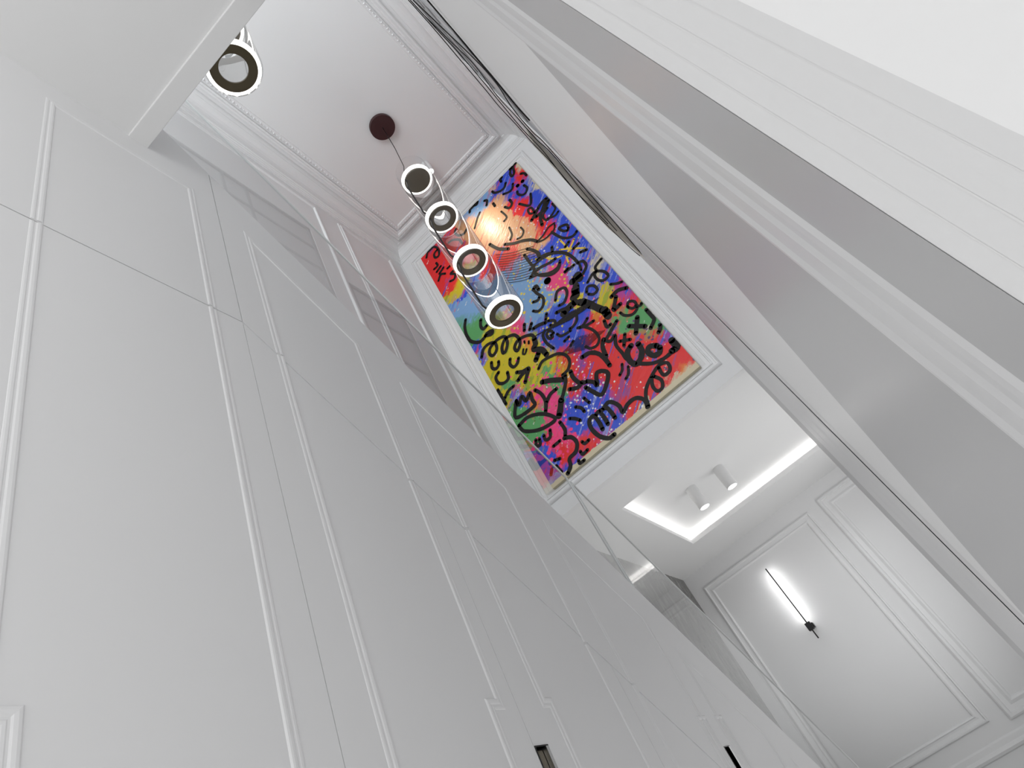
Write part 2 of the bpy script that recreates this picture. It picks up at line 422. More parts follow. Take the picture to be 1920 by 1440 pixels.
# stair flight behind the stringer
m = MB(); n = 17
for i in range(n):
    y0 = .62 + i * .2305; z1 = T1(y0 + .2305) - .02
    m.box(XB, XL - .10, y0, y0 + .2305, z1 - .20, z1)
st = m.build('staircase', M_floor); st['kind'] = 'structure'
m = MB(); m.prism([(.58, T1(.58)), (YE, T1(YE)), (YE, T1(YE) - .02), (.58, T1(.58) - .02)], XL - .10, XL - LEAF); struct('trim_9', m, M_trim)

# ------------------------------------------------------------------ near partition on the right, with sloping top
XN = .08
EP = [(.25, 1.47), (.584, 1.374), (.677, 1.335), (.766, 1.303), (.879, 1.280), (.994, 1.250), (1.062, 1.230), (1.237, 1.212), (1.41, 1.190), (1.45, 1.135), (1.57, 1.030), (1.790, .940)]
YS = 1.745
m = MB()
pts = [(.2167, -.8), (YS, -.8), (YS, .95)] + EP[-2::-1] + [(.2167, 1.48)]
m.prism(pts, XN, XN + .10)
# splayed corner and end face towards the camera
SX, SY = .0190, -.0408            # splayed corner from (XN, .2167) to (XN + SX, .2167 + SY)
m.add([(XN, .2167, -.8), (XN + SX, .2167 + SY, -.8), (XN + SX, .2167 + SY, ZC), (XN, .2167, ZC)], [(0, 1, 2, 3)])
EX, EY = XN + SX + .60, .2167 + SY - .50
m.add([(XN + SX, .2167 + SY, -.8), (EX, EY, -.8), (EX, EY, ZC), (XN + SX, .2167 + SY, ZC)], [(0, 1, 2, 3)])
def splay(t0, t1, h):        # slim upright ridges on the splayed corner
    n_ = (-.906 * h, -.423 * h)
    P_ = [(XN + SX * t_ + n_[0], .2167 + SY * t_ + n_[1]) for t_ in (t0, t1)]
    m.add([(P_[0][0], P_[0][1], -.8), (P_[1][0], P_[1][1], -.8), (P_[1][0], P_[1][1], 1.48), (P_[0][0], P_[0][1], 1.48)], [(0, 1, 2, 3)])
splay(.22, .235, .00012); splay(.50, .52, .00012); splay(.80, .81, .0001)
struct('wall_near', m, M_near)
def vert(m, ys, prof_h, z0, z1f):        # vertical ribs: list of (y, height off wall)
    for i in range(len(ys) - 1):
        (a, ha), (b, hb) = ys[i], ys[i + 1]
        m.add([(XN - ha, a, z0), (XN - hb, b, z0), (XN - hb, b, z1f(b)), (XN - ha, a, z1f(a))], [(0, 1, 2, 3)])
def ev(y):
    for i in range(len(EP) - 1):
        if EP[i][0] <= y <= EP[i + 1][0]:
            t_ = (y - EP[i][0]) / (EP[i + 1][0] - EP[i][0]); return EP[i][1] + t_ * (EP[i + 1][1] - EP[i][1])
    return EP[0][1] if y < EP[0][0] else EP[-1][1]
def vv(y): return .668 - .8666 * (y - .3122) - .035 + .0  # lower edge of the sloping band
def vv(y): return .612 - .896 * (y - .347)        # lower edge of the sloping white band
m = MB()                                           # lower field below the band, up to the casing, shade put into its grey
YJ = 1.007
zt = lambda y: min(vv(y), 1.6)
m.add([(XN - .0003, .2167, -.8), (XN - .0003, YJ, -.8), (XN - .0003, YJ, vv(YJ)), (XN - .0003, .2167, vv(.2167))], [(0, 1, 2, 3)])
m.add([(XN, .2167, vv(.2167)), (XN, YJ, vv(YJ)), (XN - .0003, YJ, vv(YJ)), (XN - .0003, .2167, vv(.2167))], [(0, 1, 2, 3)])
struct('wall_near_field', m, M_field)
m = MB()                                           # upright moulding on the near wall
vert(m, [(.276, 0), (.281, .0022), (.288, .0026), (.294, .0008), (.302, .0008), (.308, .0024), (.318, .0026), (.324, .0010), (.334, .0010), (.340, .0026), (.346, .0020), (.350, 0)], 0, -.8, lambda y: 1.455)
struct('trim_10', m, M_trim)
m = MB()                                           # fluted casing at the end of the near wall
prof = [(YJ, 0), (1.018, .0010), (1.060, .0010), (1.068, .0), (1.090, .0), (1.100, .0016), (1.170, .0016), (1.182, .0002), (1.215, .0002), (1.240, .0022), (1.345, .0022), (1.362, .0034), (1.440, .0040), (1.490, .0034), (1.502, .0002)]
vert(m, prof, 0, -.8, lambda y: 1.02 + .0 if y > 1.6 else min(ev(y) - .03, 1.60))
struct('trim_11', m, M_trim)
m = MB()                                           # slim moulding following the sloping top edge
def band(off0, off1, h):
    ys = [.25, .45, .584, .766, .994, 1.237, 1.40, 1.57, 1.79]
    for i in range(len(ys) - 1):
        a, b = ys[i], ys[i + 1]
        m.add([(XN - h, a, ev(a) - off0), (XN - h, b, ev(b) - off0), (XN - h, b, ev(b) - off1), (XN - h, a, ev(a) - off1)], [(0, 1, 2, 3)])
band(.062, .070, .0008); band(.078, .083, .0008)
struct('trim_12', m, M_trim)
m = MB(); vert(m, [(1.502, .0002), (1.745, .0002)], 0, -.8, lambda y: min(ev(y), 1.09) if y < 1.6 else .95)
struct('trim_13', m, M_field)                      # shade painted as a grey strip at the near wall's end

# strokes and colour fields of the painting, in millimetres (X, height above the eye)
STROKES=[(30,[-19,5938,-81,5900,-111,5822,-153,5795,-152,5856,-111,5906,-85,5916,-126,5951]),(31,[-244,5958,-270,5936,-280,5868]),(29,[-68,5723,-41,5691,-26,5637]),(30,[-253,5796,-294,5757,-351,5763,-411,5813,-421,5858]),(29,[-201,5697,-235,5648,-284,5643,-346,5686]),(28,[-123,5547,-116,5479,-159,5438,-202,5453,-228,5510,-217,5552]),(28,[-128,5371,-207,5245,-282,5381]),(31,[-618,5928,-673,5958,-732,5924,-759,5884]),(31,[-624,5917,-643,5894,-679,5918]),(31,[-552,5843,-529,5809,-563,5759]),(30,[-494,5698,-496,5644]),(29,[-334,5542,-339,5473,-390,5452,-420,5515]),(43,[-107,5613,-104,5609]),(44,[-176,5618,-173,5614]),(37,[-25,5144,-124,5142,-246,5082,-294,5062]),(36,[-37,5144,-127,5075,-204,5006,-242,4902]),(37,[-24,5105,-132,5046,-238,5053]),(24,[-222,5102,-214,5200,-253,5219,-265,5155,-223,5121,-160,5122]),(23,[-18,5024,-36,4944,-120,4905,-180,4903,-179,4988,-94,5027]),(23,[-40,4879,-94,4868,-163,4913]),(28,[-88,4590,-125,4624,-140,4695,-98,4687,-61,4653,-74,4604]),(28,[-20,4498,-95,4487,-168,4553,-204,4666,-214,4728]),(19,[-139,4794,-212,4810,-301,4780,-380,4769,-310,4725,-190,4729,-150,4775]),(20,[-423,5099,-424,5031,-471,4991,-523,5010]),(23,[-668,5754,-732,5710,-818,5622]),(21,[-479,5504,-469,5379,-520,5358]),(21,[-516,5226,-539,5116,-586,5076]),(30,[-152,4467,-210,4448]),(30,[-95,4360,-164,4357]),(29,[-78,4230,-136,4260]),(31,[-306,4574,-335,4516]),(32,[-506,4802,-453,4685,-469,4577]),(31,[-564,4764,-567,4654,-572,4521,-647,4474]),(28,[-1463,5862,-1402,5932,-1325,5908,-1292,5826,-1321,5735,-1373,5747,-1364,5810,-1306,5826]),(28,[-1396,5668,-1398,5618,-1455,5618]),(28,[-1370,5573,-1444,5551]),(28,[-1352,5524,-1428,5497]),(27,[-1283,5465,-1318,5464]),(27,[-1371,5427,-1420,5469,-1478,5421]),(27,[-1264,5363,-1319,5363,-1279,5305,-1316,5258,-1367,5278]),(24,[-659,4474,-570,4425,-479,4344,-389,4323,-328,4367]),(24,[-612,4555,-491,4559,-355,4511,-266,4412,-224,4297,-211,4175,-234,4086]),(31,[-996,5847,-1027,5813,-1011,5734,-950,5689,-897,5711]),(31,[-1148,5768,-1089,5745,-1030,5667,-1027,5590]),(66,[-536,4287,-533,4284]),(32,[-468,4721,-443,4640,-470,4564]),(30,[-499,4585,-414,4570,-312,4487,-241,4379,-216,4256,-218,4183]),(31,[-349,4426,-421,4440,-514,4479,-586,4477,-554,4392,-476,4310,-393,4297,-338,4350]),(29,[-218,4183,-170,4153,-175,4085,-226,4047,-281,4029]),(29,[-317,4219,-368,4208,-253,4197]),(72,[-540,4284,-538,4279]),(68,[-312,4066,-310,4035,-363,4056]),(67,[-363,3985,-393,3937,-447,3903]),(65,[-428,3813,-369,3706,-315,3565]),(62,[-295,3517,-310,3471]),(67,[-459,3849,-532,3852,-605,3840]),(27,[-263,3921,-165,3958,-108,3915,-83,3856,-92,3811,-144,3812,-176,3858,-175,3927,-137,3952,-118,3999,-30,4019]),(27,[-324,3842,-288,3882,-239,3843,-237,3780,-286,3770,-322,3812]),(26,[-120,3722,-75,3681,-32,3656]),(25,[-136,3412,-106,3442,-68,3410,-71,3363,-112,3360,-135,3399]),(25,[-81,3363,-54,3331,-19,3341]),(25,[-214,3413,-200,3360,-151,3317,-100,3321,-75,3343]),(37,[-39,3571,-109,3615,-184,3610]),(36,[-155,3576,-215,3516,-240,3494]),(36,[-166,3485,-208,3482,-239,3480]),(33,[-20,3255,-22,3185,-45,3126,-108,3089]),(33,[-31,3052,-55,3019,-84,3004]),(39,[-132,3259,-225,3145]),(38,[-232,3248,-131,3137]),(29,[-299,3213,-364,3130]),(29,[-367,3191,-293,3136]),(30,[-280,3374,-361,3341,-432,3309,-459,3313]),(31,[-361,3464,-376,3394,-339,3390]),(30,[-464,3306,-427,3256,-366,3274,-411,3191,-412,3088,-415,3012,-383,2934]),(47,[-320,3083,-374,3059,-403,2988,-387,2915,-322,2927,-276,2981,-266,3050]),(46,[-163,2918,-210,2956,-247,2928,-233,2869,-183,2850,-153,2886]),(54,[-38,2864,-48,2787,-101,2787]),(32,[-106,2781,-193,2784,-284,2823,-382,2922]),(40,[-702,3328,-624,3307,-574,3244,-555,3166,-556,3075]),(40,[-465,3319,-508,3269,-534,3168]),(26,[-568,3591,-526,3558,-484,3462,-485,3365,-534,3321,-595,3337,-622,3389]),(27,[-511,3748,-543,3680,-602,3654,-641,3659]),(27,[-580,3604,-529,3586,-460,3613]),(27,[-568,3591,-504,3559,-432,3543]),(27,[-745,3593,-690,3597]),(27,[-760,3710,-737,3660,-644,3636]),(27,[-724,3508,-682,3526]),(28,[-811,3752,-807,3722,-843,3735,-839,3796,-794,3799,-782,3746]),(28,[-834,3842,-876,3809,-886,3717,-861,3615]),(29,[-729,3981,-770,3931]),(28,[-755,3901,-708,3850,-732,3810,-765,3846]),(29,[-697,4326,-690,4259,-668,4161,-712,4086,-776,4074,-817,4121]),(30,[-768,4206,-723,4183,-690,4201]),(29,[-590,4028,-527,4095,-455,4067,-466,3995,-535,3937,-593,3949]),(35,[-1438,4674,-1484,4607,-1511,4505,-1503,4398,-1436,4312,-1365,4306,-1318,4326,-1258,4302,-1284,4275,-1348,4316]),(35,[-1301,4522,-1335,4457,-1326,4404,-1275,4406]),(33,[-1490,4138,-1433,4200,-1359,4204,-1301,4156,-1318,4080,-1381,4052,-1402,4100,-1362,4153,-1259,4166,-1185,4128,-1196,4045,-1252,3985,-1284,3991,-1259,4058,-1187,4103,-1102,4066,-1078,3986,-1103,3921,-1157,3886,-1161,3941,-1106,3976,-1033,3964,-960,3913,-951,3851]),(33,[-959,4073,-993,4015]),(32,[-898,4020,-946,3977]),(33,[-1432,4000,-1452,3942,-1426,3903,-1385,3913,-1367,3946]),(32,[-1257,3872,-1284,3824,-1268,3770,-1221,3773,-1183,3810]),(32,[-1421,3847,-1470,3821,-1474,3750,-1429,3706,-1370,3710,-1346,3773]),(29,[-1080,3556,-1016,3590,-940,3573,-856,3535,-806,3460,-812,3382,-866,3330,-931,3325]),(31,[-1364,3600,-1431,3599,-1495,3565]),(31,[-1516,3693,-1519,3564,-1518,3504]),(20,[-1098,3850,-1125,3814,-1107,3795,-1073,3824]),(20,[-1049,3916,-1055,3896]),(20,[-1014,3878,-1026,3858]),(51,[-958,3858,-976,3799,-1018,3766,-959,3705,-946,3616]),(50,[-998,3695,-1055,3654]),(48,[-927,3297,-953,3288,-1043,3365,-1119,3416]),(36,[-1270,3697,-1219,3658,-1154,3636,-1201,3592,-1251,3544]),(37,[-1156,3632,-1232,3635,-1299,3616]),(35,[-1413,3452,-1497,3313,-1297,3276,-1281,3340,-1268,3419,-1335,3379,-1349,3450,-1413,3395,-1413,3452]),(34,[-1213,3402,-1183,3326,-1187,3229,-1234,3150]),(34,[-1045,3257,-1119,3255,-1185,3216]),(33,[-1509,3225,-1408,3232,-1308,3185,-1235,3113,-1194,3027,-1270,3021,-1383,3058,-1491,3143,-1509,3225]),(33,[-912,3305,-944,3245,-1012,3175,-1063,3134]),(32,[-1178,2970,-1175,2884,-1205,2828]),(56,[-1063,3134,-1112,3070,-1155,3024]),(37,[-828,3065,-803,2997,-754,2907,-657,2965,-608,3026,-626,3073,-674,3104,-707,3069,-740,3002,-747,3053,-791,3107]),(38,[-855,3296,-867,3227,-844,3136,-785,3101]),(38,[-950,3160,-884,3119,-827,3131]),(29,[-892,2995,-877,2927]),(29,[-994,2983,-958,2938,-953,2892]),(29,[-1090,2933,-1052,2898,-1023,2851]),(36,[-856,2522,-911,2550,-962,2615,-984,2714,-965,2788,-910,2800,-902,2722,-911,2649]),(35,[-897,2789,-852,2799,-846,2721,-851,2655]),(35,[-852,2799,-788,2781,-775,2728,-775,2657]),(34,[-820,2790,-751,2809,-715,2776,-692,2712,-698,2647,-632,2677,-552,2673,-505,2609,-521,2534]),(35,[-1220,2820,-1164,2782,-1150,2710,-1197,2651,-1273,2638,-1298,2581,-1353,2540]),(28,[-1109,2684,-1098,2655,-1054,2656]),(28,[-1165,2624,-1159,2589,-1108,2594]),(28,[-1218,2572,-1221,2536,-1176,2518]),(29,[-1481,2635,-1451,2669]),(28,[-1402,2667,-1390,2590]),(29,[-1392,2717,-1344,2697]),(30,[-1360,2974,-1366,2928,-1321,2919,-1288,2974]),(30,[-1441,2993,-1463,2939,-1427,2929,-1410,2976]),(29,[-1335,2829,-1264,2829]),(29,[-510,2534,-482,2619,-431,2683,-348,2731,-250,2765,-187,2731,-209,2666,-269,2668,-262,2748]),(29,[-348,2731,-388,2656,-383,2594,-336,2591,-307,2648,-333,2717]),(24,[-470,3002,-500,2957,-540,2936]),(24,[-443,2945,-479,2891,-519,2870]),(37,[-697,4326,-657,4336,-656,4277]),(35,[-913,3955,-853,3943,-784,3907]),(34,[-652,3907,-580,3880,-513,3831]),(31,[-296,3531,-302,3461]),(79,[-290,4067,-293,4028]),(78,[-389,3960,-413,3905]),(75,[-403,3785,-365,3695]),(72,[-303,3552,-309,3482]),(33,[-380,4769,-417,4851,-492,4934,-579,4999,-658,5085]),(35,[-785,5253,-737,5103,-655,4997])]
GOLD_STROKES=[(15,[-205,4569,-199,4466,-199,4356]),(15,[-99,4444,-155,4408,-234,4371]),(15,[-264,4472,-195,4398,-79,4262]),(15,[-234,4371,-243,4321]),(15,[-416,4527,-369,4450,-288,4394]),(15,[-257,4353,-280,4261])]
HATCH=[(6,[-957,3880,-740,3819,-576,3810]),(6,[-933,3870,-719,3811,-554,3803]),(6,[-909,3860,-697,3803,-533,3795]),(6,[-885,3851,-676,3795,-513,3787]),(6,[-862,3841,-655,3787,-492,3779]),(6,[-838,3831,-633,3780,-471,3772]),(6,[-815,3822,-612,3772,-450,3764]),(6,[-792,3812,-591,3764,-430,3756]),(6,[-768,3802,-570,3757,-409,3749]),(6,[-745,3793,-549,3749,-388,3741]),(6,[-722,3783,-528,3741,-368,3734]),(5,[-699,3774,-507,3734,-348,3726]),(5,[-676,3764,-487,3726,-327,3719]),(5,[-654,3755,-466,3719,-307,3711]),(5,[-631,3746,-446,3711,-287,3704]),(5,[-608,3736,-425,3704,-267,3696]),(5,[-874,3512,-747,3512,-615,3522]),(5,[-855,3500,-729,3501,-597,3510]),(5,[-837,3489,-711,3489,-580,3499]),(5,[-819,3477,-693,3478,-562,3487]),(5,[-800,3466,-675,3466,-545,3476]),(5,[-782,3454,-657,3455,-527,3464]),(5,[-764,3443,-639,3444,-510,3453]),(5,[-746,3432,-622,3432,-493,3442]),(5,[-728,3420,-604,3421,-476,3431]),(5,[-711,3409,-587,3410,-458,3419]),(5,[-693,3398,-569,3399,-441,3408]),(5,[-675,3387,-552,3388,-424,3397]),(5,[-658,3376,-535,3377,-407,3386]),(6,[-796,5065,-650,4917,-442,4765]),(6,[-804,5030,-658,4883,-452,4734]),(6,[-811,4995,-665,4850,-461,4704]),(6,[-818,4961,-673,4816,-470,4673]),(6,[-825,4927,-681,4783,-479,4642]),(6,[-833,4893,-688,4750,-488,4612]),(6,[-840,4859,-695,4717,-497,4582]),(6,[-847,4825,-703,4685,-507,4552]),(6,[-854,4792,-710,4652,-516,4522]),(6,[-861,4759,-718,4620,-524,4493]),(6,[-868,4726,-725,4588,-533,4463]),(6,[-875,4693,-732,4556,-542,4434]),(6,[-882,4660,-739,4525,-551,4405])]
PATCHES={'cream':[(-6,5516,1.0),(3,5871,0.8),(-116,3997,1.0),(-99,2503,0.8),(-608,2409,1.0),(-473,2489,0.7),(-769,2408,1.0),(-22,5423,0.6),(-212,2559,0.8),(-927,2374,0.7)],'blue':[(-25,4982,1.2),(-101,5485,1.0),(-134,4571,1.0),(-214,4119,1.2),(-231,4413,1.0),(-775,3739,1.2),(-626,3616,1.2),(-965,2788,1.0),(-1059,2968,1.1),(-818,2955,1.0),(-938,2440,1.0),(-1276,2525,1.0),(-1461,2783,0.9),(-295,5840,1.0),(-419,4561,0.8),(-48,3785,1.0),(-97,3483,0.8),(-77,2951,0.7),(-1321,4955,0.8),(-1479,4207,0.5),(-809,2677,0.8),(-1431,3343,0.6),(-1376,2550,0.6),(-323,3745,0.8)],'red':[(-1419,5733,1.1),(-1329,5513,1.1),(-139,5760,0.8),(-200,5379,0.8),(-102,3450,1.1),(-104,2859,1.2),(-403,2823,1.2),(-465,3154,1.2),(-87,2697,1.1),(-638,2765,1.1),(-1075,2615,1.0),(-1284,2796,1.0),(-403,2573,0.9),(-263,4948,1.0),(-659,4968,1.0),(-864,3282,1.0),(-442,3417,1.0),(-507,2672,1.2),(-666,2519,0.9),(-228,5330,0.7),(-1068,2409,0.8),(-266,2982,1.0),(-1305,2665,0.8)],'peach':[(-678,5657,1.0),(-632,5296,1.0),(-474,5030,1.0),(-403,4833,0.7),(-488,5709,0.8)],'lblue':[(-585,5911,1.0),(-673,4553,1.0),(-727,4216,1.0),(-857,4546,0.8),(-1356,4808,1.0),(-1405,4637,0.8),(-626,4449,1.0),(-725,4045,0.7),(-1029,4567,0.7),(-907,4084,0.8)],'yellow':[(-278,3669,0.9),(-1331,5062,0.8),(-1275,4115,1.0),(-1537,4027,1.0),(-1287,3777,1.2),(-1062,3587,1.1),(-1501,3764,1.1),(-458,3886,0.5),(-903,3320,0.6),(-959,3819,0.7),(-1537,3510,0.8),(-190,2519,0.5),(-1205,3923,1.0),(-1238,3509,0.8),(-1385,4110,0.9)],'green':[(-1409,4483,1.0),(-218,3159,1.0),(-265,3296,0.8),(-1381,3151,0.8),(-1514,3231,0.7),(-82,3167,0.8),(-1073,3245,0.6),(-1513,3087,0.7),(-1095,3475,0.5),(-1406,3564,0.5)],'pink':[(-1005,4094,0.8),(-1183,3114,0.7),(-1216,2889,0.9),(-541,4127,0.7),(-489,4327,0.7),(-1279,3270,0.6)],'orange':[(-1056,3884,0.7),(-1376,3326,0.7),(-110,2593,0.6)],}
# ------------------------------------------------------------------ the painting
PX0, PX1, PZ0, PZ1, PY = -1.530, -.020, 2.525, 5.930, 4.350
t = thing('painting', 'large colourful graffiti painting of black doodles on the high wall', 'painting', ((PX0 + PX1) / 2, PY + .02, PZ0))
PAL = dict(cream=(.66, .58, .40), blue=(.025, .075, .62), red=(.80, .02, .02), peach=(.78, .42, .22), lblue=(.20, .38, .66),
           yellow=(.62, .50, .015), green=(.10, .36, .12), pink=(.85, .06, .22), orange=(.80, .22, .03))
NX, NZ = 300, 676
rng = np.random.default_rng(11)
def vnoise(x, z, s, seed):
    r = np.random.default_rng(seed); T = r.random((64, 64))
    gx, gz = x * s, z * s; i = np.floor(gx).astype(int); j = np.floor(gz).astype(int)
    fx, fz = gx - i, gz - j; fx = fx * fx * (3 - 2 * fx); fz = fz * fz * (3 - 2 * fz)
    a = T[i % 64, j % 64]; b = T[(i + 1) % 64, j % 64]; c_ = T[i % 64, (j + 1) % 64]; d = T[(i + 1) % 64, (j + 1) % 64]
    return (a * (1 - fx) + b * fx) * (1 - fz) + (c_ * (1 - fx) + d * fx) * fz - .5
xs = np.linspace(PX0, PX1, NX); zs_ = np.linspace(PZ0, PZ1, NZ)
GX, GZ = np.meshgrid(xs, zs_)
u = GX * .8 + GZ * .6; v = -GX * .6 + GZ * .8
def fb(s, seed, st=1.0): return vnoise(u * st + 9, v / st + 9, s, seed) + .5 * vnoise(u * st + 9, v / st + 9, s * 2.1, seed + 1) + .3 * vnoise(u * st + 9, v / st + 9, s * 4.7, seed + 2) + .25 * vnoise(u * st + 9, v / st + 9, s * 11, seed + 3)
names = list(PATCHES); best = np.full(GX.shape, 1e9); idx = np.zeros(GX.shape, int); sec = np.full(GX.shape, 1e9); idx2 = np.zeros(GX.shape, int)
wx = GX + .16 * fb(3.0, 1) + .05 * fb(14, 5, .4); wz = GZ + .20 * fb(3.0, 21) + .06 * fb(14, 25, .4)
for ni, nm in enumerate(names):
    for px, pz, r in PATCHES[nm]:
        d = np.hypot(wx - px / 1000, (wz - pz / 1000) * .8) / r
        m1 = d < best
        sec = np.where(m1, best, np.minimum(sec, d)); idx2 = np.where(m1, idx, np.where(d < sec + 1e-9, ni, idx2))
        best = np.where(m1, d, best); idx = np.where(m1, ni, idx)
C = np.array([PAL[n] for n in names]); col = C[idx]
mixf = np.clip(1 - (sec - best) / .09, 0, 1) * .5
mixf = mixf * (fb(22, 31, .35) > -.1)
col = col * (1 - mixf[..., None]) + C[idx2] * mixf[..., None]
def overlay(mask, c, a=1.0):
    global col
    col = np.where(mask[..., None], col * (1 - a) + np.array(c) * a, col)
# dry-brush strokes and smears of the neighbouring colours
overlay((fb(9, 41, .28) > .34) & (idx == names.index('blue')), (.30, .36, .72), .75)
overlay((fb(9, 45, .30) > .38) & (idx == names.index('red')), (.16, .07, .34), .65)
overlay((fb(8, 49, .30) > .42) & (idx == names.index('red')), (.04, .09, .55), .9)
overlay((fb(9, 53, .5) > .30) & (idx == names.index('yellow')), (.24, .36, .03), .75)
overlay((fb(11, 57, .5) > .46) & (idx == names.index('yellow')), (.75, .30, .08), .7)
overlay((fb(10, 61, .3) > .40) & (idx == names.index('blue')), (.62, .05, .16), .85)
overlay((fb(12, 65, .3) > .40) & (idx == names.index('lblue')), (.62, .16, .22), .8)
overlay((fb(12, 69, .3) > .34) & (idx == names.index('peach')), (.62, .10, .08), .8)
overlay((fb(12, 73, .3) > .40) & (idx == names.index('cream')), (.05, .12, .55), .9)
overlay((fb(26, 77, .7) > .62), (.80, .78, .74), .9)
def dots(n, cx, cz, sx, sz, c, r0, r1):
    global col
    for k in range(n):
        x, z, r = rng.normal(cx, sx), rng.normal(cz, sz), rng.uniform(r0, r1)
        i0 = int((x - r - PX0) / (PX1 - PX0) * (NX - 1)); i1 = int((x + r - PX0) / (PX1 - PX0) * (NX - 1)) + 2
        j0 = int((z - r - PZ0) / (PZ1 - PZ0) * (NZ - 1)); j1 = int((z + r - PZ0) / (PZ1 - PZ0) * (NZ - 1)) + 2
        i0, j0 = max(i0, 0), max(j0, 0)
        if i0 >= NX or j0 >= NZ or i1 <= 0 or j1 <= 0: continue
        s_ = (slice(j0, j1), slice(i0, i1)); mk = np.hypot(GX[s_] - x, GZ[s_] - z) < r
        col[s_] = np.where(mk[..., None], np.array(c), col[s_])
dots(150, -.85, 2.95, .14, .25, (.85, .85, .85), .004, .010); dots(90, -.75, 4.1, .2, .25, (.80, .62, .05), .006, .016)
dots(80, -.55, 4.4, .2, .2, (.80, .62, .05), .005, .013); dots(90, -1.15, 3.3, .15, .3, (.95, .05, .28), .005, .016)
dots(90, -1.3, 2.85, .1, .12, (.95, .05, .22), .006, .020); dots(70, -.4, 4.9, .15, .4, (.8, .8, .8), .004, .009)
dots(60, -1.3, 3.4, .15, .2, (.10, .14, .02), .004, .008); dots(60, -.45, 3.4, .25, .3, (.95, .2, .25), .004, .010); dots(50, -.2, 3.0, .12, .2, (.10, .05, .15), .006, .014)
edge = GZ < PZ0 + .045 + .012 * fb(9, 81)
overlay(edge, PAL['cream'])
hh = .0012 * fb(40, 91, .4) + .0006 * fb(90, 95, .3)
V = np.stack([GX, PY + hh * .8, GZ + ZO], -1).reshape(-1, 3)
base = np.array(t['base_'][:]); V = V - base
ii = (np.arange(NZ - 1)[:, None] * NX + np.arange(NX - 1)[None, :]).ravel()
F = np.stack([ii, ii + 1, ii + NX + 1, ii + NX], 1)
me = bpy.data.meshes.new('painted_surface')
me.from_pydata(V.tolist(), [], F.tolist())
ca = me.color_attributes.new('paint', 'FLOAT_COLOR', 'POINT')
ca.data.foreach_set('color', np.concatenate([np.clip(col.reshape(-1, 3), 0, 1), np.ones((NX * NZ, 1))], 1).astype(np.float32).ravel())
me.polygons.foreach_set('use_smooth', [True] * len(me.polygons))
mp = mat('layered_spray_and_brush_paint', (.5, .5, .5), .33, spec=.4)
at = mp.node_tree.nodes.new('ShaderNodeVertexColor'); at.layer_name = 'paint'
mp.node_tree.links.new(at.outputs['Color'], mp.node_tree.nodes['Principled BSDF'].inputs['Base Color'])
me.materials.append(mp)
o = bpy.data.objects.new('painted_surface', me); COL.objects.link(o); o.parent = t
m = MB(); m.box(PX0, PX1, PY + .0022, YP - .002, PZ0, PZ1); m.build('canvas_frame', M_canvas, t)

def ribbons(name, data, matl, dy, wk=1.0):
    m = MB(); lay = 0
    for w, q in data:
        P = [Vector((q[i] / 1000, q[i + 1] / 1000)) for i in range(0, len(q), 2)]
        Q = []
        for i in range(len(P) - 1):        # rounded path
            p0, p1, p2, p3 = P[max(i - 1, 0)], P[i], P[i + 1], P[min(i + 2, len(P) - 1)]
            k = 5 if len(P) > 2 else 1
            for j in range(k):
                s_ = j / k
                Q.append(.5 * ((2 * p1) + (p2 - p0) * s_ + (2 * p0 - 5 * p1 + 4 * p2 - p3) * s_ ** 2 + (3 * p1 - p0 - 3 * p2 + p3) * s_ ** 3))
        Q.append(P[-1]); r = w * wk / 2000
        Q = [Vector((min(max(a.x, PX0 + r), PX1 - r), min(max(a.y, PZ0 + r), PZ1 - r))) for a in Q]
        lay += 1; y = PY - dy - (lay % 40) * .00002
        L = []
        for i, a in enumerate(Q):
            d = Q[min(i + 1, len(Q) - 1)] - Q[max(i - 1, 0)]
            d = d.normalized() if d.length > 1e-7 else Vector((1, 0))
            nrm = Vector((-d.y, d.x)) * r * random.uniform(.93, 1.05); L.append((a + nrm, a - nrm))
        vs = [p for l in L for p in ((l[0].x, y, l[0].y), (l[1].x, y, l[1].y))]
        m.add(vs, [(2 * i, 2 * i + 1, 2 * i + 3, 2 * i + 2) for i in range(len(Q) - 1)])
        for e, c in ((0, Q[0]), (1, Q[-1])):
            vs = [(c.x + r * math.cos(k * math.pi / 6), y, c.y + r * math.sin(k * math.pi / 6)) for k in range(12)]
            m.add(vs, [tuple(range(12))])
    me = bpy.data.meshes.new(name); b_ = t['base_']
    me.from_pydata([(a[0] - b_[0], a[1] - b_[1], a[2] + ZO - b_[2]) for a in m.v], [], m.f); me.materials.append(matl)
    o = bpy.data.objects.new(name, me); COL.objects.link(o); o.parent = t
    return o
ribbons('gold_strokes', GOLD_STROKES, M_gold, .0022, 1.3)['label'] = 'yellow brush strokes'
ribbons('black_strokes', STROKES, M_ink, .0032, 1.06)['label'] = 'bold black doodled lines'
ribbons('hatching', HATCH, M_ink, .0042)['label'] = 'fine black hatching'
